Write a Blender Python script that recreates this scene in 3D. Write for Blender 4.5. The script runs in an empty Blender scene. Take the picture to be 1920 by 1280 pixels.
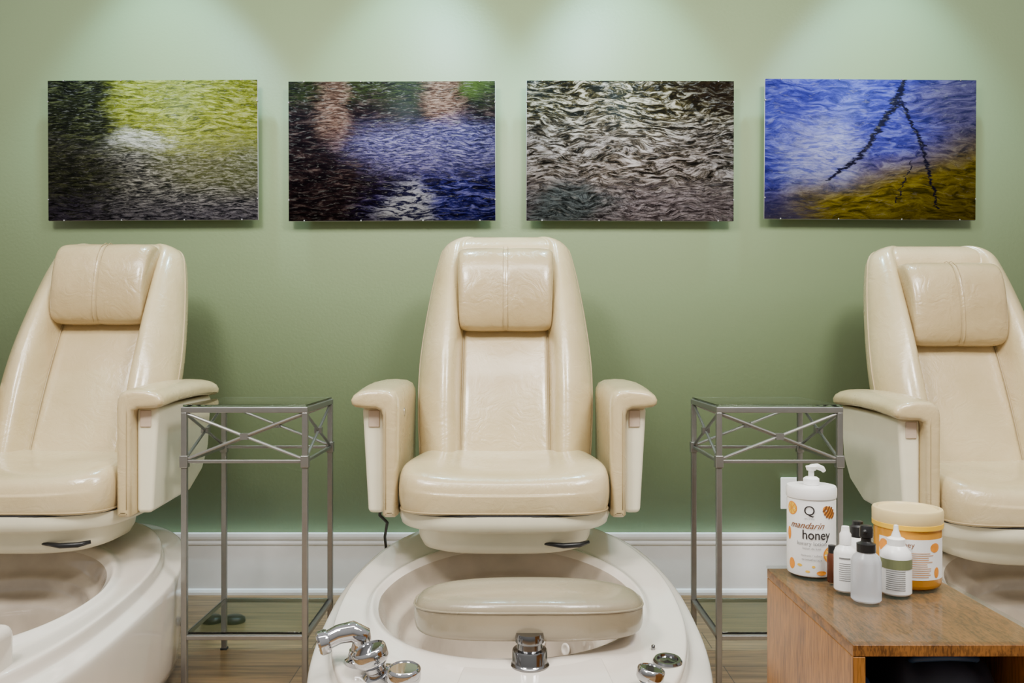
import bpy, bmesh, math, random
from mathutils import Vector, Matrix
random.seed(3)
CAMH=0.92; F=1600.0; DW=3.12
def Y(d): return d-DW
scene=bpy.context.scene
col=scene.collection

# ---------------------------------------------------------------- materials
class G:
    def __init__(s,name):
        s.m=bpy.data.materials.new(name); s.m.use_nodes=True
        s.t=s.m.node_tree; s.b=s.t.nodes['Principled BSDF']
    def n(s,ty): return s.t.nodes.new(ty)
    def put(s,v,sock):
        if isinstance(v,(int,float)): sock.default_value=v
        elif isinstance(v,tuple):
            sock.default_value=(v+(1,)) if (len(v)==3 and len(sock.default_value)==4) else v
        else: s.t.links.new(v,sock)
    def math(s,op,a,b=0.0,clamp=False):
        x=s.n('ShaderNodeMath'); x.operation=op; x.use_clamp=clamp
        s.put(a,x.inputs[0]); s.put(b,x.inputs[1]); return x.outputs[0]
    def mix(s,f,a,b,bt='MIX'):
        x=s.n('ShaderNodeMix'); x.data_type='RGBA'; x.blend_type=bt
        s.put(f,x.inputs[0]); s.put(a,x.inputs[6]); s.put(b,x.inputs[7]); return x.outputs[2]
    def coords(s,kind='Object'):
        return s.n('ShaderNodeTexCoord').outputs[kind]
    def sep(s,v):
        x=s.n('ShaderNodeSeparateXYZ'); s.put(v,x.inputs[0]); return x.outputs
    def comb(s,a,b,c=0.0):
        x=s.n('ShaderNodeCombineXYZ'); s.put(a,x.inputs[0]); s.put(b,x.inputs[1]); s.put(c,x.inputs[2]); return x.outputs[0]
    def noise(s,v,scale=5,detail=4,dist=0.0,rough=.5):
        x=s.n('ShaderNodeTexNoise'); s.put(v,x.inputs['Vector']); x.inputs['Scale'].default_value=scale
        x.inputs['Detail'].default_value=detail; x.inputs['Distortion'].default_value=dist; x.inputs['Roughness'].default_value=rough
        return x.outputs['Fac']
    def ss(s,x,a,b,lo=0.0,hi=1.0):
        r=s.n('ShaderNodeMapRange'); r.interpolation_type='SMOOTHSTEP'
        s.put(x,r.inputs[0]); r.inputs[1].default_value=a; r.inputs[2].default_value=b
        r.inputs[3].default_value=lo; r.inputs[4].default_value=hi; return r.outputs[0]
    def ramp(s,f,stops):
        r=s.n('ShaderNodeValToRGB'); s.put(f,r.inputs[0]); e=r.color_ramp.elements
        while len(e)<len(stops): e.new(.5)
        for i,(p,c) in enumerate(stops): e[i].position=p; e[i].color=c+(1,)
        return r.outputs[0]
    def bump(s,h,strength=.2,dist=.002):
        x=s.n('ShaderNodeBump'); s.put(h,x.inputs['Height']); x.inputs['Strength'].default_value=strength; x.inputs['Distance'].default_value=dist
        s.t.links.new(x.outputs[0],s.b.inputs['Normal'])
    def base(s,c): s.put(c,s.b.inputs['Base Color']); return s
    def set(s,**k):
        for a,v in k.items(): s.put(v,s.b.inputs[a.replace('_',' ')])
        return s

def simple(name,c,rough=.5,metal=0,var=.06,scale=20,bump=0,coat=0,trans=0,ior=1.45):
    g=G(name); co=g.coords()
    n=g.noise(co,scale,4)
    lo=tuple(max(0,x*(1-var)) for x in c); hi=tuple(min(1,x*(1+var)) for x in c)
    g.base(g.ramp(n,[(.3,lo),(.7,hi)]))
    g.set(Roughness=rough,Metallic=metal)
    g.b.inputs['Coat Weight'].default_value=coat; g.b.inputs['Coat Roughness'].default_value=.08
    g.b.inputs['Transmission Weight'].default_value=trans; g.b.inputs['IOR'].default_value=ior
    if bump: g.bump(g.noise(co,scale*12,3),bump,.001)
    return g.m

M={}
def leather(name,c,c2,cr=1.0):
    g=G(name); co=g.coords()
    n=g.noise(co,4.5,5); f=g.noise(co,350,2)
    g.base(g.ramp(n,[(.32,c2),(.62,c)]))
    g.set(Roughness=g.ss(n,.3,.7,.34,.22)); g.b.inputs['Specular IOR Level'].default_value=.6
    g.b.inputs['Coat Weight'].default_value=.5; g.b.inputs['Coat Roughness'].default_value=.12
    w=g.noise(co,7,4,.8); cr_=g.noise(co,14,5,1.8)
    cre=g.math('MULTIPLY',g.math('ABSOLUTE',g.math('SUBTRACT',cr_,.5)),.9,True)
    h=g.math('ADD',g.math('ADD',g.math('MULTIPLY',f,.06),w),g.math('MULTIPLY',cre,.75))
    g.bump(h,.42*cr,.009); return g.m
M['leather']=leather('cream_leather',(.585,.462,.262),(.50,.385,.20))
M['leatherh']=leather('cream_leather_headrest',(.51,.39,.21),(.40,.295,.145),1.4)
M['leatherd']=leather('taupe_leather',(.30,.248,.165),(.255,.21,.135),.5)
M['pipe']=simple('piping',(.38,.285,.15),.4)
M['shell']=simple('cream_plastic',(.76,.71,.53),.28,var=.03)
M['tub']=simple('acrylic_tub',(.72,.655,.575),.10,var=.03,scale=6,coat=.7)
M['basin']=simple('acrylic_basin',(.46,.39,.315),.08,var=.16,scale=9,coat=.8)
M['chrome']=simple('chrome',(.50,.50,.52),.05,1,var=.02)
M['chromed']=simple('chrome_dark',(.26,.26,.27),.12,1,var=.02)
M['steel']=simple('brushed_silver_paint',(.27,.265,.25),.28,.75,var=.04,scale=60)
M['clip']=simple('clip_steel',(.30,.30,.30),.5,.5,var=.02)
M['black']=simple('black_plastic',(.012,.012,.013),.35)
M['rubber']=simple('black_rubber',(.02,.02,.02),.6)
M['button']=simple('beige_button',(.55,.43,.33),.4)
M['white']=simple('white_plastic',(.88,.88,.87),.28,var=.02)
M['trimw']=simple('white_trim_paint',(.90,.91,.94),.32,var=.02)
g=G('clear_glass'); co=g.coords()
g.base(g.ramp(g.noise(co,2,1),[(.3,(.86,.95,.92)),(.7,(.9,.97,.94))])); g.set(Roughness=.02); g.b.inputs['Transmission Weight'].default_value=1; g.b.inputs['IOR'].default_value=1.45
M['glass']=g.m
g=G('worn_glass_sheet'); co=g.coords()
g.base(g.ramp(g.noise(co,2,1),[(.3,(.06,.11,.08)),(.7,(.10,.15,.12))])); g.set(Roughness=g.ss(g.noise(co,14,6,1),.35,.7,.05,.16)); g.b.inputs['Alpha'].default_value=.16; g.b.inputs['IOR'].default_value=1.45
M['sheet']=g.m
g=G('sage_green_paint'); co=g.coords()
n=g.noise(co,1.2,3)
g.base(g.ramp(n,[(.3,(.213,.286,.150)),(.7,(.223,.298,.159))])); g.set(Roughness=.5)
g.bump(g.noise(co,90,4),.18,.003); M['wall']=g.m
g=G('wood_plank_floor'); co=g.coords(); s_=g.sep(co)
br=g.n('ShaderNodeTexBrick'); g.put(co,br.inputs['Vector']); br.inputs['Scale'].default_value=1
br.inputs['Brick Width'].default_value=1.2; br.inputs['Row Height'].default_value=.14; br.inputs['Mortar Size'].default_value=.0015
br.inputs['Color1'].default_value=(.36,.22,.095,1); br.inputs['Color2'].default_value=(.48,.31,.15,1); br.inputs['Mortar'].default_value=(.10,.06,.03,1)
gr=g.noise(g.comb(g.math('MULTIPLY',s_[0],2.5),g.math('MULTIPLY',s_[1],40)),1.6,8,.6)
g.base(g.mix(.85,br.outputs['Color'],g.ramp(gr,[(.28,(.30,.27,.24)),(.68,(1.25,1.15,1.05))]),'MULTIPLY')); g.set(Roughness=.4)
g.bump(gr,.15,.002); M['floor']=g.m
def wood(name,a,b,sx,sy,sz):
    g=G(name); co=g.coords(); s_=g.sep(co)
    v=g.comb(g.math('MULTIPLY',s_[0],sx),g.math('MULTIPLY',s_[1],sy),g.math('MULTIPLY',s_[2],sz))
    n=g.noise(v,4,8,.7,.6); f=g.noise(g.comb(g.math('MULTIPLY',s_[0],sx*12),g.math('MULTIPLY',s_[1],sy*12),g.math('MULTIPLY',s_[2],sz*4)),4,5,.5)
    g.base(g.mix(.5,g.ramp(n,[(.38,a),(.58,b)]),g.ramp(f,[(.42,tuple(x*.35 for x in a)),(.54,b)])))
    g.set(Roughness=.34); return g.m
M['wood']=wood('oiled_wood',(.20,.070,.010),(.38,.155,.028),6,6,1.2)
M['woodtop']=wood('oiled_wood_top',(.13,.050,.010),(.29,.12,.026),8,1.5,6)
M['orange']=simple('orange_print',(.85,.30,.02),.4,var=.12,scale=60)
M['yellow']=simple('yellow_print',(.88,.52,.03),.4,var=.1)
M['gel']=simple('amber_gel',(.80,.36,.03),.15,var=.15,trans=.35)
M['jarlid']=simple('frosted_yellow_lid',(.86,.70,.36),.35,trans=.25)
M['brown']=simple('brown_print',(.20,.07,.015),.5)
M['ink']=simple('dark_ink',(.02,.015,.015),.5)
M['orangeink']=simple('orange_ink',(.55,.26,.10),.5)
M['greyink']=simple('grey_ink',(.20,.20,.20),.5)
M['olive']=simple('olive_label',(.17,.19,.09),.5)
M['frost']=simple('frosted_plastic',(.84,.87,.92),.28,trans=.6)
M['amber']=simple('amber_bottle',(.10,.03,.015),.15)
M['blue']=simple('blue_fabric',(.03,.07,.17),.5)
M['dark']=simple('navy_black_fabric',(.014,.016,.028),.6,var=.6,scale=10)
M['edge']=simple('panel_edge',(.50,.51,.56),.2)

# picture materials -------------------------------------------------
def pic(name,flow=.18,off=0.0):
    g=G(name); co=g.coords('Generated'); s_=g.sep(co); u,v=s_[0],s_[2]
    g.set(Roughness=.5); g.b.inputs['Specular IOR Level'].default_value=.06
    a=g.noise(g.comb(u,v,off+1.3),3.2,3); b=g.noise(g.comb(u,v,off+6.3),3.2,3)
    g.fu=g.math('ADD',u,g.math('MULTIPLY',g.math('SUBTRACT',a,.5),flow*.6))
    g.fv=g.math('ADD',v,g.math('MULTIPLY',g.math('SUBTRACT',b,.5),flow))
    return g,u,v
def rip(g,fx,fy,off=0,dist=1.0,detail=5,rough=.62):
    return g.noise(g.comb(g.math('MULTIPLY',g.fu,fx/3),g.math('MULTIPLY',g.fv,fy/3),off),3,detail,dist,rough)
def blob(g,u,v,cu,cv,ru,rv):
    a=g.math('DIVIDE',g.math('SUBTRACT',u,cu),ru); b=g.math('DIVIDE',g.math('SUBTRACT',v,cv),rv)
    r=g.math('SQRT',g.math('ADD',g.math('MULTIPLY',a,a),g.math('MULTIPLY',b,b)))
    return g.ss(r,1.0,.35)
def warp(g,u,v,amt=.12,sc=4,fine=.05):
    w=g.noise(g.comb(u,v,3.1),sc,4); w2=g.noise(g.comb(u,v,9.1),sc,4)
    f1=g.noise(g.comb(g.math('MULTIPLY',u,2),g.math('MULTIPLY',v,9),5.5),6,7,1.0,.75)
    U=g.math('ADD',g.math('ADD',u,g.math('MULTIPLY',g.math('SUBTRACT',w,.5),amt)),g.math('MULTIPLY',g.math('SUBTRACT',f1,.5),fine*5))
    V=g.math('ADD',g.math('ADD',v,g.math('MULTIPLY',g.math('SUBTRACT',w2,.5),amt)),g.math('MULTIPLY',g.math('SUBTRACT',f1,.5),fine*3))
    return U,V
def finish(g,c,amt,fx,fy,off=21,sat=1.1,val=.95,wid=.045):
    n=rip(g,fx,fy,off,1.1,6,.66)
    rd=g.ss(g.math('ABSOLUTE',g.math('SUBTRACT',n,.5)),wid,.004)
    c=g.mix(g.math('MULTIPLY',rd,amt),c,g.mix(1.0,c,(.10,.10,.12),'MULTIPLY'))
    n2=rip(g,fx*1.8,fy*1.6,off+5,.8,7,.7)
    hl=g.math('MULTIPLY',g.ss(n2,.55,.64),amt*.40)
    c=g.mix(hl,c,g.mix(.6,c,(.66,.66,.64)))
    h=g.n('ShaderNodeHueSaturation'); h.inputs['Saturation'].default_value=sat; h.inputs['Value'].default_value=val
    g.put(c,h.inputs['Color'])
    g.base(h.outputs[0]); return g.m
def pic1():
    g,u,v=pic('water_photo_green',.12); U,V=warp(g,u,v,.25)
    r=rip(g,13,46,0,.9,7,.68); f=rip(g,20,86,4,.8,7,.68)
    dark=g.ramp(r,[(.43,(.004,.005,.003)),(.53,(.016,.020,.008)),(.63,(.09,.10,.045))])
    yel=g.ramp(r,[(.38,(.06,.07,.010)),(.5,(.18,.20,.022)),(.62,(.34,.36,.12))])
    gry=g.ramp(f,[(.41,(.008,.010,.012)),(.5,(.09,.09,.082)),(.60,(.38,.38,.34))])
    c=g.mix(g.ss(U,.24,.40),dark,yel)
    c=g.mix(g.ss(V,.62,.42),c,gry)
    c=g.mix(g.math('MULTIPLY',blob(g,U,V,.85,.42,.45,.3),.35),c,(.16,.18,.035))
    c=g.mix(g.math('MULTIPLY',blob(g,U,V,.05,.25,.42,.5),.93),c,dark)
    c=g.mix(g.math('MULTIPLY',blob(g,U,V,.43,.58,.24,.11),.75),c,g.ramp(f,[(.42,(.12,.13,.10)),(.56,(.70,.71,.68))]))
    c=g.mix(g.math('MULTIPLY',g.ss(v,.28,.0),.6),c,g.ramp(f,[(.42,(.008,.008,.016)),(.60,(.14,.12,.21))]))
    return finish(g,c,.6,15,58,21,1.05,.80)
def pic2():
    g,u,v=pic('water_photo_violet',.12,20); U,V=warp(g,u,v,.22)
    r=rip(g,12,38,7,.9,7,.68); f=rip(g,20,90,2,.8,7,.68)
    dark=g.ramp(r,[(.45,(.004,.002,.004)),(.56,(.020,.011,.013)),(.66,(.11,.08,.075))])
    lav=g.ramp(f,[(.41,(.02,.02,.06)),(.5,(.080,.075,.19)),(.60,(.26,.24,.41))])
    pink=g.ramp(f,[(.41,(.04,.018,.012)),(.5,(.20,.12,.095)),(.60,(.44,.31,.26))])
    grn=g.ramp(f,[(.43,(.006,.008,.003)),(.62,(.05,.07,.02))])
    c=dark
    c=g.mix(g.math('MULTIPLY',g.ss(V,.75,.95),.65),c,grn)
    c=g.mix(g.math('MULTIPLY',blob(g,U,V,.21,.85,.12,.45),.65),c,pink)
    c=g.mix(g.math('MULTIPLY',blob(g,U,V,.76,.88,.13,.45),.7),c,pink)
    c=g.mix(g.math('MULTIPLY',blob(g,U,V,.92,.97,.10,.13),.7),c,(.07,.11,.03))
    c=g.mix(blob(g,U,V,.68,.52,.60,.28),c,lav)
    bl=g.ramp(r,[(.43,(.004,.004,.02)),(.52,(.035,.035,.18)),(.62,(.18,.185,.45))])
    c=g.mix(g.math('MULTIPLY',blob(g,U,V,.85,.12,.6,.35),.9),c,bl)
    wh=g.ramp(r,[(.47,(.02,.02,.06)),(.53,(.56,.58,.62))])
    c=g.mix(g.math('MULTIPLY',blob(g,U,V,.58,.05,.18,.32),.8),c,wh)
    c=g.mix(g.math('MULTIPLY',blob(g,U,V,.02,.25,.35,.45),.85),c,dark)
    return finish(g,c,.6,14,52,33,1.12,.82)
def pic3():
    g,u,v=pic('water_photo_silver',.25,40); U,V=warp(g,u,v,.3)
    r=rip(g,13,38,11,1.0,7,.66); f=rip(g,17,62,5,.8,7,.66)
    top=g.ramp(r,[(.45,(.006,.005,.002)),(.52,(.060,.048,.018)),(.59,(.44,.40,.32))])
    mid=g.ramp(r,[(.41,(.006,.005,.004)),(.48,(.080,.066,.05)),(.55,(.30,.27,.26)),(.66,(.56,.53,.53))])
    low=g.ramp(f,[(.40,(.04,.03,.035)),(.5,(.20,.17,.185)),(.60,(.42,.375,.42))])
    teal=g.ramp(f,[(.40,(.008,.014,.014)),(.60,(.09,.13,.14))])
    c=g.mix(g.ss(V,.5,.8),mid,top); c=g.mix(g.ss(V,.35,.1),c,low)
    c=g.mix(g.math('MULTIPLY',blob(g,U,V,.2,.1,.35,.22),.85),c,teal)
    c=g.mix(g.math('MULTIPLY',blob(g,U,V,1.0,1.0,.35,.35),.85),c,(.012,.006,.003))
    return finish(g,c,.8,11,32,45,1.05,.85,.045)
def pic4():
    g,u,v=pic('water_photo_blue_gold',.20,60); U,V=warp(g,u,v,.25,4,.07)
    r=rip(g,9,26,15,1.0,7,.64); f=rip(g,14,46,6,.8,6)
    blue=g.ramp(r,[(.36,(.020,.020,.12)),(.5,(.052,.054,.25)),(.64,(.125,.135,.41))])
    light=g.ramp(f,[(.39,(.12,.135,.40)),(.58,(.34,.365,.60))])
    gold=g.ramp(r,[(.38,(.04,.035,.004)),(.5,(.135,.105,.012)),(.63,(.23,.195,.035))])
    brn=g.ramp(r,[(.38,(.018,.018,.045)),(.62,(.09,.07,.09))])
    k=g.math('ADD',g.math('MULTIPLY',U,.45),g.math('SUBTRACT',.62,V))
    c=g.mix(g.math('MULTIPLY',blob(g,U,V,.28,.42,.28,.38),.8),blue,light)
    c=g.mix(g.math('MULTIPLY',blob(g,U,V,1.05,.8,.5,.5),.75),c,brn)
    c=g.mix(g.ss(k,.36,.66),c,gold)
    c=g.mix(g.math('MULTIPLY',blob(g,U,V,.0,.0,.4,.22),.8),c,(.025,.025,.09))
    brk=g.noise(g.comb(g.math('MULTIPLY',u,10),g.math('MULTIPLY',v,30)),2.4,5,.8,.65)
    wob=g.noise(g.comb(g.math('MULTIPLY',u,5),g.math('MULTIPLY',v,14)),2.2,6,.8,.65)
    UU=g.math('ADD',u,g.math('MULTIPLY',g.math('SUBTRACT',wob,.5),.09))
    def seg(c,x0,y0,x1,y1,w0,w1):
        dx,dy=x1-x0,y1-y0; L2=dx*dx+dy*dy
        a=g.math('SUBTRACT',UU,x0); b=g.math('SUBTRACT',v,y0)
        t=g.math('DIVIDE',g.math('ADD',g.math('MULTIPLY',a,dx),g.math('MULTIPLY',b,dy)),L2,True)
        ex=g.math('SUBTRACT',a,g.math('MULTIPLY',t,dx)); ey=g.math('SUBTRACT',b,g.math('MULTIPLY',t,dy))
        d=g.math('SQRT',g.math('ADD',g.math('MULTIPLY',ex,ex),g.math('MULTIPLY',ey,ey)))
        w=g.math('ADD',w0,g.math('MULTIPLY',t,w1-w0))
        q=g.math('ADD',g.math('DIVIDE',d,w),g.math('MULTIPLY',g.math('SUBTRACT',brk,.5),4.0))
        return g.mix(g.ss(q,1.5,.5),c,(.006,.006,.02))
    c=seg(c,.66,1.0,.62,.84,.009,.026); c=seg(c,.62,.84,.46,.46,.017,.012); c=seg(c,.46,.46,.30,.28,.016,.007)
    c=seg(c,.64,.86,.74,.55,.009,.008); c=seg(c,.74,.55,.82,.08,.010,.005); c=seg(c,.70,.42,.62,.12,.004,.003)
    return finish(g,c,.32,11,32,57,1.1,.88,.03)

# ---------------------------------------------------------------- mesh helpers
def link(ob,parent=None,mat=None,smooth=True):
    col.objects.link(ob)
    if parent: ob.parent=parent
    if mat is not None and ob.type=='MESH': ob.data.materials.append(mat)
    if smooth and ob.type=='MESH':
        for p in ob.data.polygons: p.use_smooth=True
    return ob
def mobj(name,vs,fs,mat,parent=None,smooth=True,sub=0,bevel=0,seg=3,label=None):
    me=bpy.data.meshes.new(name); me.from_pydata([tuple(v) for v in vs],[],fs); me.update()
    bm=bmesh.new(); bm.from_mesh(me); bmesh.ops.recalc_face_normals(bm,faces=bm.faces); bm.to_mesh(me); bm.free()
    ob=bpy.data.objects.new(name,me); link(ob,parent,mat,smooth)
    if bevel:
        b=ob.modifiers.new('b','BEVEL'); b.width=bevel; b.segments=seg; b.limit_method='ANGLE'; b.angle_limit=math.radians(30)
        w=ob.modifiers.new('w','WEIGHTED_NORMAL') if smooth else None
        if w: w.keep_sharp=False
    if sub:
        s=ob.modifiers.new('s','SUBSURF'); s.levels=sub; s.render_levels=sub
    if label: ob['label']=label
    return ob
def loft(rings,cap0=True,cap1=True):
    n=len(rings[0]); vs=[p for r in rings for p in r]; fs=[]
    for i in range(len(rings)-1):
        for j in range(n):
            a=i*n+j; b=i*n+(j+1)%n; fs.append((a,b,b+n,a+n))
    if cap0: fs.append(tuple(range(n))[::-1])
    if cap1: fs.append(tuple(range((len(rings)-1)*n,len(rings)*n)))
    return vs,fs
def boxv(x0,x1,y0,y1,z0,z1):
    vs=[(x,y,z) for z in (z0,z1) for y in (y0,y1) for x in (x0,x1)]
    fs=[(0,2,3,1),(4,5,7,6),(0,1,5,4),(2,6,7,3),(0,4,6,2),(1,3,7,5)]
    return vs,fs
def box(name,x0,x1,y0,y1,z0,z1,mat,parent=None,bevel=.002,label=None,seg=2):
    v,f=boxv(x0,x1,y0,y1,z0,z1); return mobj(name,v,f,mat,parent,True,0,bevel,seg,label)
def merge(parts):
    V=[];Fc=[]
    for v,f in parts:
        o=len(V); V+=list(v); Fc+=[tuple(i+o for i in q) for q in f]
    return V,Fc
def tubev(path,r,n=10,closed=False):
    pts=[Vector(p) for p in path]; rings=[]; up=None
    N=len(pts)
    for i,p in enumerate(pts):
        if closed: t=(pts[(i+1)%N]-pts[i-1]).normalized()
        else: t=(pts[min(i+1,N-1)]-pts[max(i-1,0)]).normalized()
        if up is None:
            up=Vector((0,0,1)) if abs(t.z)<.9 else Vector((0,1,0))
        a=t.cross(up).normalized(); b=a.cross(t).normalized(); up=b
        rr=r[i] if isinstance(r,(list,tuple)) else r
        rings.append([p+rr*(math.cos(2*math.pi*k/n)*a+math.sin(2*math.pi*k/n)*b) for k in range(n)])
    if closed:
        rings.append(rings[0]); return loft(rings,False,False)
    return loft(rings)
def tube(name,path,r,mat,parent=None,n=10,closed=False,label=None):
    v,f=tubev(path,r,n,closed); return mobj(name,v,f,mat,parent,label=label)
def lathev(prof,c=(0,0,0),n=40,axis=None):
    rings=[[Vector((r*math.cos(2*math.pi*k/n),r*math.sin(2*math.pi*k/n),z)) for k in range(n)] for r,z in prof]
    if axis is not None:
        q=Vector((0,0,1)).rotation_difference(Vector(axis).normalized())
        rings=[[q@p for p in r] for r in rings]
    c=Vector(c)
    return loft([[p+c for p in r] for r in rings])
def split(ob,deg=38):
    ob.modifiers.new('e','EDGE_SPLIT').split_angle=math.radians(deg); return ob
def lathe(name,prof,c,mat,parent=None,n=40,axis=None,bevel=0.0,label=None):
    v,f=lathev(prof,c,n,axis); return split(mobj(name,v,f,mat,parent,label=label))
def se(t,a,b,e,bf=None):
    c,s=math.cos(t),math.sin(t)
    bb=b if (s>0 or bf is None) else bf
    return (a*math.copysign(abs(c)**(2/e),c), bb*math.copysign(abs(s)**(2/e),s))
def empty(name,loc,label,cat,group=None):
    e=bpy.data.objects.new(name,None); e.empty_display_size=.1; e.location=loc; col.objects.link(e)
    e['label']=label; e['category']=cat
    if group: e['group']=group
    return e
def prism(prof,x0,x1,x1s=None):
    n=len(prof); vs=[(x0,y,z) for y,z in prof]+[(x1,y,z) for y,z in prof]
    fs=[tuple(range(n))[::-1],tuple(range(n,2*n))]+[(i,(i+1)%n,(i+1)%n+n,i+n) for i in range(n)]
    return vs,fs
def inset2(poly,dl):
    n=len(poly); out=[]
    area=sum(poly[i][0]*poly[(i+1)%n][1]-poly[(i+1)%n][0]*poly[i][1] for i in range(n))
    sgn=1 if area>0 else -1
    for i in range(n):
        p0=Vector(poly[i-1]);p=Vector(poly[i]);p1=Vector(poly[(i+1)%n])
        a=(p-p0).normalized(); b=(p1-p).normalized()
        na=Vector((-a.y,a.x))*sgn; nb=Vector((-b.y,b.x))*sgn
        m=(na+nb)
        if m.length<1e-6: m=na
        m.normalize(); k=1/max(.5,m.dot(na))
        q=p+m*dl*k; out.append((q.x,q.y))
    return out
def smooth(xs,ys,x):
    if x<=xs[0]: return ys[0]
    if x>=xs[-1]: return ys[-1]
    for i in range(len(xs)-1):
        if x<=xs[i+1]:
            t=(x-xs[i])/(xs[i+1]-xs[i])
            m=lambda j:(ys[min(j+1,len(ys)-1)]-ys[max(j-1,0)])/(xs[min(j+1,len(xs)-1)]-xs[max(j-1,0)])
            h=xs[i+1]-xs[i]
            return (2*t**3-3*t*t+1)*ys[i]+(t**3-2*t*t+t)*h*m(i)+(-2*t**3+3*t*t)*ys[i+1]+(t**3-t*t)*h*m(i+1)

# ---------------------------------------------------------------- room
def struct(ob): ob['kind']='structure'; return ob
struct(box('wall_back',-4.2,4.2,0,.12,0,2.75,M['wall'],bevel=0))
struct(box('floor',-4.2,4.2,-5.5,.12,-.05,0,M['floor'],bevel=0))
bp=[(0,0),(-.026,0),(-.026,.010),(-.022,.018),(-.016,.022),(-.016,.178),(-.021,.183),(-.021,.190),(-.016,.194),(-.024,.203),(-.026,.212),(-.026,.2225),(0,.2225)]
v,f=prism([(a,b) for a,b in bp],-4.2,4.2)
struct(mobj('baseboard_back',v,f,M['trimw'],smooth=False))

# ---------------------------------------------------------------- pictures
pm=[pic1(),pic2(),pic3(),pic4()]
pl=["water photograph with yellow-green and silver ripples on green wall","dark water photograph with violet ripples and pink streaks","water photograph with silvery grey and brown ripples","blue and gold water photograph with dark branch reflection"]
for i,(cx,cy,w,h,rot) in enumerate([(288.5,282.5,391,261,-.3),(735.5,284,386,260,-.15),(1181,283.5,387,261,.15),(1630,281,394,261,.4)]):
    k=3.08/F; W=w*k/2; H=h*k/2
    e=empty('wall_picture',((cx-960)*k,0,CAMH+(640-cy)*k),pl[i],'picture','water photographs on the wall')
    e.rotation_euler=(0,math.radians(rot),0)
    box('photo_panel',-W,W,-.050,-.0455,-H,H,pm[i],e,bevel=0)
    box('backing_panel',-W-.0012,W+.0012,-.0454,-.041,-H-.0012,H+.0012,M['edge'],e,bevel=0)
    box('mount_frame',-W*.5,W*.5,-.041,-.0005,-H*.5,H*.5,M['black'],e,bevel=0)
    parts=[]
    for fx in (-.85,-.3,.3,.85):
        for sg in (-1,1): parts.append(boxv(fx*W-.002,fx*W+.002,-.0514,-.041,sg*H-.002,sg*H+.0025))
    for fz in (-.7,.7):
        for sg in (-1,1): parts.append(boxv(sg*W-.002,sg*W+.002,-.0514,-.041,fz*H-.002,fz*H+.002))
    for j,(v,f) in enumerate(parts): mobj('clip',v,f,M['clip'],e,False)

# outlet
e=empty('wall_outlet',(1.017,0,.366),"white duplex electrical outlet on green wall",'outlet')
box('cover_plate',-.036,.036,-.006,0,-.058,.058,M['white'],e,.003)
for z in (-.021,.021):
    lathe('socket',[(0.0001,0),(.016,0),(.017,.002),(.017,.004)][::-1],(0,-.004,z),M['trimw'],e,axis=(0,1,0))

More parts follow.
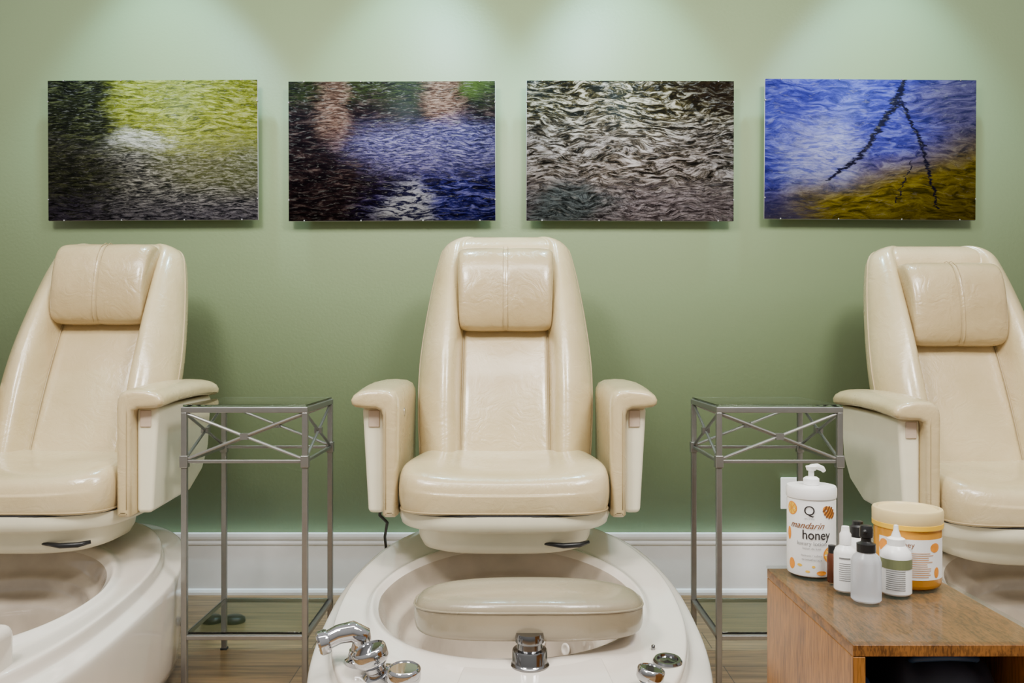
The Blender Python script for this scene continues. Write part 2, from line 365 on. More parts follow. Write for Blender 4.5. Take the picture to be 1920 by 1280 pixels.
# ---------------------------------------------------------------- pedicure chair
def chair(X,dz,hs,label,full,deg=24,slen=1.0,tx=0.0):
    A=math.radians(deg)
    e=empty('pedicure_chair',(X,Y(2.1),0),label,'pedicure chair','pedicure spa chairs')
    L=lambda d:d-2.1
    y0,z0=L(2.50),.575+dz
    def T(x,yl,s):
        s=s*slen
        return Vector((x, y0+yl*math.cos(A)+s*math.sin(A), z0-yl*math.sin(A)+s*math.cos(A)))
    Ws=[-.1,0,.15,.3,.45,.6,.69,.755]; Wv=[.235,.248,.260,.262,.249,.228,.210,.197]
    def Wf(s):
        w=smooth(Ws,Wv,s)
        if s>.69:
            t=min(1,(s-.69)/.065); w-= .06*(1-math.sqrt(max(0,1-t*t)))
        return w
    rr=.131
    qs=[.03,.08,.16,.28,.42,.56,.70,.82,.91,.97,1.0]; gs=[.10,.50,.84,1.0,1,.90,.74,.54,.35,.17,.0]
    ss=[-.1,-.03,.03,.1,.17,.24,.31,.38,.44,.5,.55,.6,.64,.67,.69,.705,.72,.733,.743,.750,.754,.755]
    rings=[]
    for s in ss:
        W=Wf(s); r=rr*min(1,W/.2)
        top=max(0,(s-.69)/.065); ys=.035*(1-math.sqrt(max(0,1-min(1,top)**2)))
        h=.100*smooth([-.1,.05,.3,.6,.755],[.7,.85,1,.68,.30],s)
        fill=smooth([.5,.58,.70],[0,0,1],s) if s>.5 else 0
        rec=-h*.85*fill
        lum=-.018*math.sin(math.pi*min(1,max(0,s/.45)))
        half=[]
        for a in (0,.3,.6,.85,.96,1.0): half.append((a*r,rec+lum*(1-a*.5)+(.008 if a==1.0 else 0)*(1-fill)))
        for q,gq in zip(qs,gs):
            half.append((r+(W-r)*q,min(-h*gq,rec*(1-q)) if fill>0 else -h*gq))
        half+= [(W+.002,.022),(W-.002,.05),(W-.015,.078),(W-.045,.095),(W*.5,.105)]
        th=1-.35*min(1,top)**2
        right=[(x,(y+ys if y<.02 else max(ys+.005,y*th+ys*.3))) for x,y in half]
        left=[(-x,y) for x,y in right[1:]]
        ring=right+[(0,.108*th)]+left[::-1]
        rings.append([T(x,y,s) for x,y in ring])
    v,f=loft(rings)
    back=mobj('backrest',v,f,M['leather'],e,sub=1,label="reclined cream leather backrest with padded side bolsters")
    for sg in (-1,1):
        p=[]
        for s in [x*.02 for x in range(-1,29)]:
            lum=-.018*math.sin(math.pi*min(1,max(0,s/.45)))
            p.append(T(sg*rr*1.0,lum*.5+.001,s))
        tube('panel_seam',p,.0022,M['pipe'],back,6)
    p=[]
    sl=[x*.03 for x in range(0,23)]+[.69,.705,.72,.733,.743,.750]
    for s in sl:
        top=max(0,(s-.69)/.065); ys=.035*(1-math.sqrt(max(0,1-min(1,top)**2)))
        p.append((Wf(s)+.001,.008+ys,s))
    pts=[T(-x,y,s) for x,y,s in p]+[T(x,p[-1][1],.7565) for x in (-.1,-.05,0,.05,.1)]+[T(x,y,s) for x,y,s in p[::-1]]
    tube('edge_piping',pts,.0026,M['pipe'],back,6)
    # ---- headrest
    prof=[(0.01,.42),(-.02,.399),(-.052,.396),(-.076,.414),(-.098,.465),(-.116,.53),(-.124,.588),(-.117,.634),(-.091,.664),(-.048,.676),(-.008,.665),(.01,.63),(.01,.52)]
    cy,cs=-.045,.54
    rings=[]
    for x,k in [(-.147,.50),(-.1468,.68),(-.144,.83),(-.136,.93),(-.116,.985),(-.06,1.0),(-.010,.99),(-.002,.955),(.002,.955),(.010,.99),(.06,1),(.116,.985),(.136,.93),(.144,.83),(.1468,.68),(.147,.50)]:
        ring=[]
        for y,s in prof:
            ring.append(T(x*(1.0+.03*(s-cs)/.13), cy+(y-cy)*k, cs+(s-cs)*(1-(1-k)*.35)+hs))
        rings.append(ring)
    v,f=loft(rings)
    hd=mobj('headrest',v,f,M['leatherh'],e,sub=2,label="padded leather headrest pillow with centre seam")
    for dx in (-.007,.007):
        tube('stitching',[T(dx,cy+(y-cy)*.985+.001,cs+(s-cs)*1.0+hs) for y,s in prof[2:10]],.0009,M['pipe'],hd,6)
    # ---- seat
    N=64
    def ring(a,b,ex,cyc,z,zf=None,bf=None,tap=0):
        out=[]
        for k in range(N):
            x,y=se(2*math.pi*k/N,a,b,ex,bf)
            zz=z if zf is None else z+zf(x,y)
            tt=(y+b)/(2*b)
            out.append(Vector((x*(1-tap*max(0,min(1,tt))),cyc+y,zz+dz)))
        return out
    cyc=L(2.33)
    def zf(x,y):
        t=-y/.22; u=max(0,t-.25)/.75
        return .012*max(0,(abs(x)/.26))**2 -.028*u*u
    R=[]
    for sc,z in [(.92,.486),(.965,.487),(.982,.492),(.992,.505),(1.002,.525),(1.004,.545),(.998,.562),(.984,.579),(.955,.592),(.89,.599),(.75,.600),(.5,.594),(.25,.589)]:
        R.append(ring(.284*sc,.205*sc,4.8 if sc>.5 else 3,cyc,z,zf if z>.55 else None,.225*sc,.18))
    v,f=loft(R)
    st=mobj('seat',v,f,M['leather'],e,sub=1,label="thick padded cream leather seat cushion")
    tube('seat_piping',[p+Vector((0,0,.002)) for p in ring(.284*.984,.205*.984,4.8,cyc,.4915,None,.225*.984,.18)],.0028,M['pipe'],st,6,True)
    # ---- seat base
    R=[]
    for a,z in [(.268,.491),(.279,.486),(.280,.47),(.274,.450),(.268,.446),(.238,.442),(.232,.435),(.228,.408),(.217,.387),(.19,.378)]:
        R.append(ring(a,a*.77,3.2,cyc,z,None,a*.80))
    v,f=loft(R); sb=split(mobj('seat_base',v,f,M['shell'],e,label="stepped cream plastic seat base"),50)
    tube('gasket',[p for p in ring(.274,.209,3.5,cyc,.4875,None,.221)],.003,M['rubber'],sb,6,True)
    lx=.17
    v,f=tubev([(lx-.07,L(2.165)-.009,.410+dz),(lx-.02,L(2.16)-.012,.406+dz),(lx+.02,L(2.17)-.012,.406+dz),(lx+.045,L(2.19)-.016,.410+dz)],[.004,.007,.007,.005],8)
    mobj('adjustment_lever',v,f,M['black'],sb)
    v,f=lathev([(.10,.30),(.12,.34),(.13,.40+dz)],(0,L(2.50),0),40)
    mobj('pedestal',v,f,M['shell'],e)
    # ---- arms
    q=.035
    for sg in (-1,1):
        top=[(.274,.60),(.2735,.70),(.273,.76),(.275,.781),(.283,.797),(.298,.805),(.322,.807),(.350,.806),(.372,.801),(.387,.792),(.394,.780),(.392,.768),(.382,.761),(.360,.758),(.329,.757),(.317,.752),(.313,.740),(.313,.60)]
        R=[]
        for d,dl,zz in [(2.1455,.014,-.010),(2.1465,.009,-.010),(2.149,.005,-.010),(2.154,.002,-.010),(2.162,.0,-.010),(2.20,0,-.007),(2.3,0,.0),(2.42,0,.003),(2.52,0,.002),(2.58,0,-.001),(2.60,.0,-.003),(2.612,.003,-.004),(2.62,.010,-.004)]:
            b=smooth([2.14,2.42,2.52,2.58,2.62],[.468,.473,.490,.525,.57],d)
            poly=[(.313,b+.006),(.306,b),(.281,b),(.274,b+.006)]+top
            poly=inset2(poly,dl)
            dd=d+q*max(0,1-(d-2.14)/.48)
            R.append([Vector((sg*x,L(dd),z+dz+(zz if z>.72 else 0))) for x,z in poly])
        v,f=loft(R)
        arm=split(mobj('armrest',v,f,M['leather'],e,label="armrest with overhanging cream leather pad and inner panel"),42)
        pr=[(L(2.215),.474+dz),(L(2.215),.750+dz),(L(2.61),.757+dz),(L(2.61),.60+dz),(L(2.57),.535+dz),(L(2.48),.488+dz)]
        v,f=prism(pr,.3125,.370); v=[(sg*(x-(.016*(.76+dz-z)/.28 if x>.33 else 0)),y,z) for x,y,z in v]
        mobj('armrest_shell',v,f,M['shell'],arm,bevel=.012,seg=4,label="cream plastic armrest outer shell")
        v,f=boxv(.323,.352,L(2.211),L(2.217),.698+dz,.742+dz); v=[(sg*x,y,z) for x,y,z in v]
        mobj('button_cover',v,f,M['button'],arm,bevel=.0029,seg=3)
        tube('stitching',[(sg*.303,L(2.1800),z+dz) for z in (.49,.56,.63,.70,.735,.755)],.0009,M['pipe'],arm,6)
        if sg==-1 and full:
            lathe('control_button',[(.0001,.003),(.008,.003),(.012,.002),(.012,0)][::-1],(-.274,L(2.33),.728),M['chrome'],arm,axis=(1,0,0))
    tube('power_cord',[(-.335,L(2.3),.48+dz),(-.338,L(2.31),.45),(-.325,L(2.36),.42),(-.345,L(2.45),.36),(-.36,L(2.6),.25),(-.37,L(2.8),.06),(-.37,L(2.9),.012)],.004,M['rubber'],e,8)
    # ---- tub
    N=96
    def zr(y):
        t=max(0,min(1,(y+2.1-2.25)/.4)); return .268+(y+2.1-1.6)*.092+.022*t*t*(3-2*t)
    def inner(t,k=1):
        x,y=se(t,.312*k,.325*k,2.25,.335*k)
        x*=1-.14*max(0,y/.33)
        return x+tx*.6,y+L(2.05)
    def outer(t,k=1):
        x,y=se(t,.434*k,.66*k,2.45,.76*k); return x+tx,y+L(2.05)
    def rg(fn,zfn):
        o=[]
        for k in range(N):
            t=2*math.pi*k/N; x,y=fn(t); o.append(Vector((x,y,zfn(y))))
        return o
    R=[]
    for k,z in [(.3,.038),(.46,.040),(.54,.046),(.60,.07),(.625,.115),(.64,.165)]: R.append(rg(lambda t:inner(t,k),lambda y:z))
    for k,dzz in [(.65,-.112),(.675,-.103),(.76,-.099),(.80,-.094),(.815,-.082),(.825,-.062),(.84,-.056),(.90,-.052),(.925,-.044),(.945,-.024),(.962,-.008),(.975,-.001)]: R.append(rg(lambda t:inner(t,k),lambda y:zr(y)+dzz))
    basin=R[:]
    v,f=loft(basin,True,False)
    R2=[basin[-1]]
    for m,dzz in [(.01,.006),(.04,.011),(.09,.010),(.14,.002),(.19,-.003),(.42,.002),(.62,.007),(.67,.006),(.685,.000),(.695,-.016),(.71,-.024),(.73,-.027),(.94,-.036),(.985,-.039),(1.0,-.046)]:
        R2.append(rg(lambda t:tuple(a*(1-m)+b*m for a,b in zip(inner(t),outer(t))),lambda y:zr(y)+dzz))
    for k,z in [(1.003,-.055),(1.0,-.095),(.995,-.15)]: R2.append(rg(lambda t:outer(t,k),lambda y:zr(y)+z))
    for k,z in [(.985,.08),(.965,.03),(.95,0.001)]: R2.append(rg(lambda t:outer(t,k),lambda y:z))
    v2,f2=loft(R2,False,True)
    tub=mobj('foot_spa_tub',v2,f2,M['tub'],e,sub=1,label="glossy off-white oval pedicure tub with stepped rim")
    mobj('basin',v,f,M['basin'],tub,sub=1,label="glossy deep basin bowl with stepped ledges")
    v,f=lathev([(.0001,.003),(.016,.003),(.020,.001),(.020,0)][::-1],(-.01,L(2.14),.041),32)
    mobj('drain',v,f,M['chrome'],tub)
    for a_ in (35,62,118,145):
        t=math.radians(a_); x,y=se(t,.312*.635,.325*.635,2.25); x*=1-.14*max(0,y/.33)
        v,f=lathev([(.016,0),(.016,.003),(.010,.004),(.008,.001),(.0001,.001)],(x,y+L(2.05),.135),24,(-math.cos(t),-math.sin(t),.2))
        mobj('jet_nozzle',v,f,M['tub'],tub)
    if X<-1:
        v,f=boxv(.205,.297,L(1.63),L(1.71),.250,.360)
        mobj('spout_housing',v,f,M['tub'],tub,bevel=.022,seg=5,label="rounded off-white spout housing")
    if full:
        dk=lambda d:zr(L(d))
        fx=.055
        R=[]; n2=56
        def fr_ring(sc,z,e2=2.9):
            o=[]
            for k in range(n2):
                x,y=se(2*math.pi*k/n2,.243*sc,.105*sc,e2,.105*sc)
                yy=y+.024*(x*x)/.05
                o.append(Vector((fx+x,L(1.79)+yy, z-.013*(x/.236)**2 )))
            return o
        for sc,z in [(.80,.322),(.92,.324),(.975,.331),(.995,.344),(1.0,.360),(.998,.376),(.985,.387),(.95,.395),(.88,.401),(.7,.406),(.4,.409),(.15,.410)]:
            R.append(fr_ring(sc,z))
        v,f=loft(R); fr=mobj('footrest',v,f,M['leatherd'],e,sub=1,label="padded taupe leather footrest cushion on chrome post")
        tube('footrest_piping',fr_ring(.994,.3830),.0020,M['leatherd'],fr,6,True)
        zb=dk(1.69)
        v,f=lathev([(.040,0),(.040,.005),(.036,.008),(.035,.010),(.035,.031),(.033,.034),(.026,.036),(.025,.046),(.029,.049),(.029,.058),(.027,.066)],(fx,L(1.69),zb+.002),48)
        split(mobj('footrest_post',v,f,M['chromed'],fr,label="chrome footrest post"),40)
        zz=lambda y: zr(y)+.0065
        xa=-.09;ya0=L(1.42);ya1=L(1.715)
        vs=[(xa+.02,ya1,zz(ya1)),(.20,ya1,zz(ya1)),(.235,ya0,zz(ya0)),(xa-.02,ya0,zz(ya0))]
        vs=vs+[(x,y,z-.012) for x,y,z in vs]
        mobj('deck_plate',vs,[(0,1,2,3),(7,6,5,4),(0,4,5,1),(1,5,6,2),(2,6,7,3),(3,7,4,0)],M['tub'],tub,bevel=.003,label="glossy raised plate on tub deck")
        c=Vector((-.283,L(1.70),dk(1.70)+.004))
        def S(p,s=1.3): return Vector(p)*s
        v1=lathev([(.030,-.03),(.030,.007),(.024,.012),(.021,.026)],c,32)
        v2_=tubev([c+S(p) for p in [(0,0,.015),(.004,-.002,.03),(.003,-.004,.042),(-.010,-.008,.050),(-.03,-.012,.047),(-.045,-.016,.040)]],[.019,.020,.021,.021,.019,.018],20)
        v3=lathev([(.018,0),(.022,0),(.024,.004),(.024,.018),(.020,.022),(.016,.022),(.014,.012),(.0001,.010)],c+S((-.044,-.016,.039)),28,(-1,-.35,-.25))
        v,f=merge([v1,v2_,v3]); split(mobj('faucet',v,f,M['chrome'],tub,label="chrome tub spout with angled elbow"),40)
        for nm,px,dd,s,ax in [('faucet_knob',-.236,1.645,1.3,(-.35,-.1,1)),('faucet_knob',-.178,1.57,1.2,(0,-.1,1)),('faucet_knob',.270,1.585,1.0,(.2,0,1))]:
            v,f=lathev([(r*s,z*s) for r,z in [(.026,-.012),(.026,.008),(.020,.012),(.016,.014),(.016,.020),(.022,.024),(.025,.028),(.026,.031),(.026,.044),(.025,.047),(.022,.049),(.021,.047),(.0001,.047)]],(px,L(dd),dk(dd)),36,ax)
            split(mobj(nm,v,f,M['chrome'],tub,label="round chrome control knob"),40)
        v,f=lathev([(.029,-.05),(.029,.004),(.026,.008),(.021,.008),(.019,.004),(.0001,.006)],(.330,L(1.70),dk(1.70)+.004),36,(0,-.092,1))
        split(mobj('push_button',v,f,M['chromed'],tub,label="round chrome push button"),30)
        v,f=lathev([(.004,-.002),(.004,.009),(.0001,.010)],(.312,L(1.765),dk(1.765)),20,(0,-.092,1))
        mobj('indicator_light',v,f,M['chromed'],tub)
    return e
chair(-.02,0,0,"cream leather pedicure chair with footrest, between two glass side tables",True,tx=.016)
chair(-1.288,0,.036,"cream leather pedicure chair with raised headrest beside glass side table",False,26,.985,tx=-.027)
chair(1.373,-.03,-.018,"cream leather pedicure chair standing behind wooden cabinet",False)

# ---------------------------------------------------------------- side tables
def sidetable(x0,x1,label,extra=0):
    yb,yf=Y(2.56),Y(2.235); h=.75; cx=(x0+x1)/2; cyy=(yb+yf)/2
    e=empty('side_table',(cx,cyy,0),label,'side table','metal and glass side tables')
    w=(x1-x0)/2; dp=(yb-yf)/2; r=.0075
    for sx in (-1,1):
        for sy in (-1,1):
            x,y=sx*(w-r),sy*(dp-r)
            leg=box('leg',x-r,x+r,y-r,y+r,0.004,h-.016,M['steel'],e,.002)
            box('foot_pad',x-r-.002,x+r+.002,y-r-.002,y+r+.002,0,.006,M['rubber'],leg,.001)
            for z in (.605,): box('leg_collar',x-r-.003,x+r+.003,y-r-.003,y+r+.003,z-.016,z+.016,M['steel'],leg,.002)
    def rails(z,t,nm):
        for sy in (-1,1): box(nm,-w,w,sy*(dp-r)-t,sy*(dp-r)+t,z-t,z+t,M['steel'],e,.0015)
        for sx in (-1,1): box(nm,sx*(w-r)-t,sx*(w-r)+t,-dp+2*r,dp-2*r,z-t,z+t,M['steel'],e,.0015)
    rails(h-.0095,.0075,'top_rail'); rails(.605,.0045,'middle_rail'); rails(.143,.006,'shelf_rail')
    def brace(P,Q,R_,S,name='cross_brace'):
        c=(Vector(P)+Vector(R_))/2
        v,f=merge([tubev([P,R_],.0042,8),tubev([Q,S],.0042,8),
          boxv(c.x-.010,c.x+.010,c.y-.010,c.y+.010,c.z-.008,c.z+.008)])
        mobj(name,v,f,M['steel'],e,smooth=False)
    a,b=w-2*r,dp-r; zt,zb_=h-.02,.612
    for sy in (-1,1): brace((-a,sy*b,zt),(a,sy*b,zt),(a,sy*b,zb_),(-a,sy*b,zb_))
    a,b=w-r,dp-2*r
    for sx in (-1,1): brace((sx*a,-b,zt),(sx*a,b,zt),(sx*a,b,zb_),(sx*a,-b,zb_))
    box('glass_top',-w+.004,w-.004,-dp+.004,dp-.004,h-.0018,h+.004,M['glass'],e,.001)
    box('glass_shelf',-w+.012,w-.012,-dp+.012,dp-.012,.1492,.155,M['glass'],e,.001)
    return e
sidetable(-.868,-.536,"tall silver metal side table with glass top and cross braces")
sidetable(.536,.868,"tall silver metal side table with glass top behind wooden cabinet")

e=empty('foot_switch',(-.98,Y(2.79),0),"black foot switch with cord lying on wood floor",'foot switch')
for dx in (0,.072):
    v,f=lathev([(.034,0),(.037,.005),(.035,.014),(.025,.020),(.0001,.021)],(dx,0,0),28); v=[Vector((p.x*1.0,p.y*.8,p.z)) for p in v]
    mobj('switch_body',v,f,M['black'],e)
tube('cord',[(0,0,.012),(.036,.03,.008),(.072,0,.012)],.004,M['rubber'],e,8)

# ---------------------------------------------------------------- cabinet
x0,x1=.478,.762; yf,yb=Y(1.196),Y(1.60); zt=.50; cx=(x0+x1)/2; cy=(yf+yb)/2
e=empty('wooden_cabinet',(cx,cy,0),"open-front oiled wood cabinet with glass sheet on top",'cabinet')
a,b=(x1-x0)/2,(yb-yf)/2; t=.018
box('side_panel',-a,-a+t,-b,b,0,zt-.022,M['wood'],e,.0015)
box('side_panel',a-t,a,-b,b,0,zt-.022,M['wood'],e,.0015)
box('back_panel',-a+t,a-t,b-.012,b,.02,zt-.022,M['wood'],e,.001)
box('top_panel',-a,a,-b,b,zt-.0219,zt-.0052,M['woodtop'],e,.0015)
box('shelf',-a+t,a-t,-b+.004,b-.012,.26,.276,M['wood'],e,.001)
box('bottom_panel',-a+t,a-t,-b+.004,b-.012,.04,.056,M['wood'],e,.001)
box('glass_sheet',-a-.001,a+.001,-b-.001,b+.001,zt-.005,zt,M['sheet'],e,.0008)
tb=empty('storage_bag',(cx+.02,cy-.03,.2765),"soft dark navy fabric bag stored inside wooden cabinet",'bag')
R=[]
for k,z in [(.85,0),(.97,.01),(1,.05),(.98,.12),(.9,.165),(.6,.18)]:
    R.append([Vector((se(2*math.pi*i/40,.085*k,.15*k,4)[0],se(2*math.pi*i/40,.085*k,.15*k,4)[1],z+.006*math.sin(i*1.1)*min(1,z*20))) for i in range(40)])
v,f=loft(R); mobj('bag_body',v,f,M['dark'],tb,sub=1)
v,f=tubev([(-.05,-.09,.165),(-.045,-.11,.176),(0,-.12,.182),(.045,-.11,.176),(.05,-.09,.165)],.005,8)
mobj('handle',v,f,M['blue'],tb)
e=empty('folded_cloth',(x0+.036,Y(1.30),.2765),"blue grey folded cloth stored inside wooden cabinet",'cloth')
allp=[]
for i in range(5):
    R=[]
    for k,z in [(.9,0),(1,.006),(1,.022),(.9,.029)]:
        R.append([Vector((se(2*math.pi*j/28,.015*k,.06*k,4)[0],se(2*math.pi*j/28,.015*k,.06*k,4)[1]+.003*(i%2),z+i*.029)) for j in range(28)])
    allp.append(loft(R))
v,f=merge(allp); mobj('cloth_layers',v,f,M['blue'],e)

# ---------------------------------------------------------------- bottles
ZT=.5005
def bottle(name,px,d,label,cat,group=None):
    X=(px-960)*d/F
    e=empty(name,(X,Y(d),ZT),label,cat,group)
    bdir=Vector((-X,-d)).normalized(); tdir=Vector((-bdir.y,bdir.x))
    return e,bdir,tdir
def wrap(pts,r,bd,td,off=0.0):
    out=[]
    for p in pts:
        a_=(p[0])/r; q=(r+off)*(math.cos(a_)*bd+math.sin(a_)*td)
        out.append(Vector((q.x,q.y,p[1])))
    return out
def textmesh(s,size,cxx,cz,shear=0,sx=1,bold=0):
    cu=bpy.data.curves.new('t','FONT'); cu.body=s; cu.size=size; cu.align_x='CENTER'; cu.align_y='CENTER'; cu.shear=shear; cu.resolution_u=4; cu.offset=bold
    o=bpy.data.objects.new('t',cu); col.objects.link(o)
    dg=bpy.context.evaluated_depsgraph_get(); me=bpy.data.meshes.new_from_object(o.evaluated_get(dg))
    vs=[(v.co.x*sx+cxx,v.co.y+cz) for v in me.vertices]; fs=[tuple(p.vertices) for p in me.polygons]
    bpy.data.objects.remove(o); bpy.data.meshes.remove(me); bpy.data.curves.remove(cu)
    return vs,fs
def disc2(cxx,cz,rx,rz,n=20):
    return [(cxx,cz)]+[(cxx+rx*math.cos(2*math.pi*k/n),cz+rz*math.sin(2*math.pi*k/n)) for k in range(n)],[(0,1+k,1+(k+1)%n) for k in range(n)]
def wedges(cxx,cz,rx,rz,m=8):
    vs=[];fs=[]
    for i in range(m):
        a0=2*math.pi*(i+.12)/m; a1=2*math.pi*(i+.88)/m; o=len(vs); am=(a0+a1)/2
        vs.append((cxx+rx*.12*math.cos(am),cz+rz*.12*math.sin(am)))
        for k in range(4):
            a_=a0+(a1-a0)*k/3; vs.append((cxx+rx*math.cos(a_),cz+rz*math.sin(a_)))
        fs.append((o,o+1,o+2,o+3,o+4))
    return vs,fs
def strip2(x0_,x1_,z0_,z1_,n=10,sl=0):
    vs=[];fs=[]
    for i in range(n+1):
        x=x0_+(x1_-x0_)*i/n; q=sl*i/n; vs+= [(x,z0_+q),(x,z1_+q)]
    for i in range(n): fs.append((2*i,2*i+2,2*i+3,2*i+1))
    return vs,fs
def decal(name,parts,r,bd,td,mat,parent,off=.0006):
    V=[];Fc=[]
    for vs,fs in parts:
        o=len(V); V+=wrap(vs,r,bd,td,off); Fc+=[tuple(i+o for i in q) for q in fs]
    me=bpy.data.meshes.new(name); me.from_pydata([tuple(p) for p in V],[],Fc); me.update()
    ob=bpy.data.objects.new(name,me); link(ob,parent,mat,False); return ob

e,bd,td=bottle('lotion_pump_bottle',1521,1.550,"large white honey lotion pump bottle with orange fruit print",'lotion bottle')
r=.0425
body=lathe('bottle_body',[(.036,0),(r-.001,.003),(r,.008),(r,.134),(r-.001,.138),(.040,.140)],(0,0,0),M['white'],e)
lathe('lid',[(.0435,.139),(.044,.142),(.044,.155),(.042,.159),(.0001,.160)],(0,0,0),M['white'],e)
H0=.159
v,f=merge([lathev([(.012,H0),(.014,H0+.002),(.014,H0+.012),(.010,H0+.015),(.005,H0+.016),(.005,H0+.026),(.008,H0+.027),(.010,H0+.034),(.0001,H0+.037)],(0,0,0),24),
  tubev([(0,0,H0+.032),(.012,.004,H0+.033),(.022,.006,H0+.029),(.026,.007,H0+.024)],[.006,.0055,.005,.0035],12)])
split(mobj('pump',v,f,M['white'],e,label="white plastic pump head"),40)
for q in [(-.037,.121,.012,.012),(.037,.042,.016,.015)]:
    decal('orange_slice_print',[disc2(*q)],r,bd,td,M['orange'],body,.0003)
    decal('orange_segments_print',[wedges(q[0],q[1],q[2]*.85,q[3]*.85)],r,bd,td,M['yellow'],body,.0006)
for q in [(-.044,.075,.005,.012),(-.037,.022,.007,.010),(.018,.010,.009,.004)]:
    decal('fruit_print',[disc2(*q)],r,bd,td,M['orange'],body,.0003)
for q in [(-.020,.022,.0045,.0025),(-.006,.012,.004,.002),(.004,.021,.003,.002)]:
    decal('honey_drop_print',[disc2(*q)],r,bd,td,M['yellow'],body,.0004)
hc=(.033,.117); ang=math.radians(-35)
def rot2(x,z): return (hc[0]+x*math.cos(ang)-z*math.sin(ang),hc[1]+x*math.sin(ang)+z*math.cos(ang))
vs,fs=disc2(0,0,.0150,.0090); decal('honey_dipper_print',[([rot2(*p) for p in vs],fs)],r,bd,td,M['orange'],body,.0004)
for i in range(5):
    w_=[.006,.0095,.011,.0095,.006][i]; x_=-.011+.0055*i
    pts=[rot2(x_-.0018,-w_),rot2(x_+.0018,-w_*1.02),rot2(x_+.0030,0),rot2(x_+.0018,w_*1.02),rot2(x_-.0018,w_),rot2(x_-.0008,0)]
    decal('honey_dipper_ridge',[(pts,[(0,1,2,5),(5,2,3,4)])],r,bd,td,M['brown'],body,.0008)
decal('label_logo',[textmesh('Q',.024,-.003,.119)],r,bd,td,M['ink'],body,.0012)
decal('label_script',[textmesh('mandarin',.0160,-.009,.0930,.5,1.0,.00015)],r,bd,td,M['brown'],body,.0012)
decal('label_writing',[textmesh('honey',.0235,.009,.0765,0,.85,.00025)],r,bd,td,M['ink'],body,.0012)
for s_,z_,k_ in [('SPICE SPA',.0040,.1050),('luxury lotion',.0100,.0615),('lotion de luxe',.0056,.0530),('hydrates / softens',.0050,.0405),('aromatherapy',.0060,.0335)]:
    decal('label_caption',[textmesh(s_,z_,-.003 if s_[0]=='S' else .001,k_)],r,bd,td,M['greyink'],body,.0012)

e,bd,td=bottle('lotion_jar',1701,1.487,"wide honey lotion tub with frosted lid and amber contents",'jar')
r=.0545
body=lathe('jar_body',[(.048,0),(r-.002,.003),(r,.008),(r,.100),(r-.002,.104)],(0,0,0),M['gel'],e)
lathe('jar_lid',[(.0565,.108),(.0572,.110),(.0575,.128),(.056,.131),(.050,.132),(.048,.129),(.0001,.129)],(0,0,0),M['jarlid'],e)
lathe('lid_rim',[(.0555,.0995),(.0572,.101),(.0574,.1085),(.0560,.1095)],(0,0,0),M['yellow'],e)
decal('label_band',[strip2(-.05,.08,.018,.086,24)],r,bd,td,M['white'],body,.0004)
for q in [(-.040,.070,.010,.012),(.048,.072,.010,.008),(-.042,.048,.006,.009),(.052,.03,.006,.009)]:
    decal('fruit_print',[disc2(*q)],r,bd,td,M['orange'],body,.0007)
decal('label_writing',[textmesh('honey',.0125,-.004,.077)],r,bd,td,M['brown'],body,.001)
lines=[strip2(.002,.002+random.uniform(.03,.042),z,z+.0012,6) for z in [.023+.0036*i for i in range(12)]]
decal('fine_print',lines,r,bd,td,M['orangeink'],body,.001)

e,bd,td=bottle('small_bottle',1585,1.440,"small white bottle with ribbed cap and fine print",'bottle','small bottles on the cabinet')
r=.0185
body=lathe('bottle_body',[(.016,0),(r,.003),(r,.064),(.016,.071),(.009,.077),(.008,.080)],(0,0,0),M['white'],e,32)
lathe('cap',[(.0095,.078),(.0095,.095),(.007,.099),(.006,.108),(.0001,.109)],(0,0,0),M['white'],e,24)
decal('fine_print',[strip2(-.010,.010,z,z+.0010,4) for z in [.020+.0035*i for i in range(9)]]+[strip2(-.010,.008,.056,.0585,4)],r,bd,td,M['greyink'],body)
e,bd,td=bottle('small_bottle',1608,1.500,"small white bottle with black spray cap",'bottle','small bottles on the cabinet')
lathe('bottle_body',[(.014,0),(.016,.003),(.016,.070),(.010,.080)],(0,0,0),M['white'],e,32)
lathe('cap',[(.0125,.077),(.0125,.095),(.009,.098),(.009,.104),(.0001,.105)],(0,0,0),M['black'],e,24)
e,bd,td=bottle('small_bottle',1560,1.490,"small dark amber bottle with black cap",'bottle','small bottles on the cabinet')
lathe('bottle_body',[(.007,0),(.0085,.002),(.0085,.045),(.006,.052)],(0,0,0),M['amber'],e,24)
lathe('cap',[(.0065,.051),(.0065,.064),(.0001,.065)],(0,0,0),M['black'],e,20)
e,bd,td=bottle('pump_bottle',1624,1.385,"translucent frosted bottle with black pump cap",'bottle','small bottles on the cabinet')
r=.0235
lathe('bottle_body',[(.021,0),(r,.003),(r,.062),(.021,.071),(.014,.078),(.013,.082)],(0,0,0),M['frost'],e,36)
lathe('pump_cap',[(.015,.079),(.015,.092),(.010,.094),(.008,.096),(.008,.101),(.0105,.103),(.0105,.116),(.009,.121),(.0001,.122)],(0,0,0),M['black'],e,28)
tube('nozzle',[(0,0,.114),(-.006,-.010,.114),(-.009,-.016,.113)],.0035,M['black'],e,10)
e,bd,td=bottle('squeeze_bottle',1680,1.425,"white squeeze bottle with pointed tip and olive label band",'bottle','small bottles on the cabinet')
r=.0245
body=lathe('bottle_body',[(.022,0),(r,.003),(r,.062),(.023,.070),(.016,.078),(.013,.081)],(0,0,0),M['white'],e,36)
lathe('nozzle_cap',[(.014,.079),(.014,.091),(.008,.094),(.004,.106),(.0035,.113),(.0001,.114)],(0,0,0),M['white'],e,28)
decal('label_band',[strip2(-.035,.035,.044,.060,14)],r,bd,td,M['olive'],body)
decal('fine_print',[strip2(-.016,.015,z,z+.0013,6) for z in [.010+.0034*i for i in range(10)]],r,bd,td,M['greyink'],body)

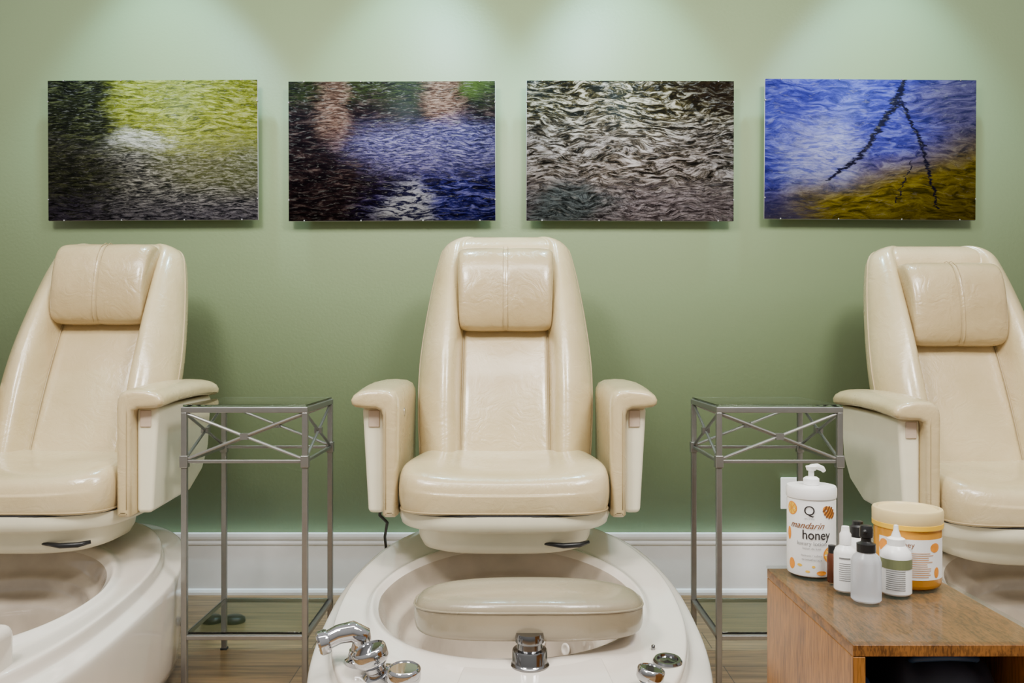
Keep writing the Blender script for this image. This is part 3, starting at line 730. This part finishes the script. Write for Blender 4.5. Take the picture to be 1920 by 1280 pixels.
# ---------------------------------------------------------------- lights
def area(loc,tgt,sx,sy,e_,c):  # added fill, unseen softboxes overhead that brighten the chairs and wall
    l=bpy.data.lights.new('area','AREA'); l.shape='RECTANGLE'; l.size=sx; l.size_y=sy; l.energy=e_; l.color=c
    o=bpy.data.objects.new('fill_light',l); o.location=loc; o.rotation_euler=(Vector(tgt)-Vector(loc)).to_track_quat('-Z','Y').to_euler(); col.objects.link(o)
def spot(loc,tgt,e_,c,ang,blend=.6,rad=.04):
    l=bpy.data.lights.new('spot','SPOT'); l.energy=e_; l.color=c; l.spot_size=math.radians(ang); l.spot_blend=blend; l.shadow_soft_size=rad
    o=bpy.data.objects.new('spot_light',l); o.location=loc; o.rotation_euler=(Vector(tgt)-Vector(loc)).to_track_quat('-Z','Y').to_euler(); col.objects.link(o)
for x in (-1.27,-.34,.38,1.36):
    spot((x,-.33,2.74),(x,-.25,1.2),60,(.45,.88,1.0),68,.45,.04)
    spot((x,-.42,2.72),(x,-.02,.7),26,(1,.98,.92),56,.9,.045)
area((-1.1,-2.7,2.7),(-.3,-.5,.5),.55,.4,60,(1,.96,.90))
area((1.1,-2.6,2.7),(.3,-.5,.5),.55,.4,60,(1,.96,.90))
area((0,-2.0,2.72),(0,-.05,.5),3.6,.3,66,(1,.97,.91))  # wide fill added to lift the lower wall
w=bpy.data.worlds.new('w'); scene.world=w; w.use_nodes=True
nt=w.node_tree; bg=nt.nodes['Background']
tc=nt.nodes.new('ShaderNodeTexCoord'); sp=nt.nodes.new('ShaderNodeSeparateXYZ'); nt.links.new(tc.outputs['Generated'],sp.inputs[0])
mr=nt.nodes.new('ShaderNodeMapRange'); mr.inputs[1].default_value=-1; mr.inputs[2].default_value=1; nt.links.new(sp.outputs[2],mr.inputs[0])
rp=nt.nodes.new('ShaderNodeValToRGB'); e_=rp.color_ramp.elements
e_[0].position=.42; e_[0].color=(.18,.15,.12,1); e_[1].position=.95; e_[1].color=(.9,.88,.85,1)
x=e_.new(.52); x.color=(.42,.41,.38,1); x=e_.new(.62); x.color=(.62,.60,.56,1)
nt.links.new(mr.outputs[0],rp.inputs[0]); nt.links.new(rp.outputs[0],bg.inputs[0]); bg.inputs[1].default_value=.80

cam=bpy.data.cameras.new('cam'); cam.lens=30; cam.sensor_width=36; cam.clip_start=.05
co=bpy.data.objects.new('camera',cam); co.location=(0,-DW,CAMH); co.rotation_euler=(math.pi/2,0,0); col.objects.link(co); scene.camera=co
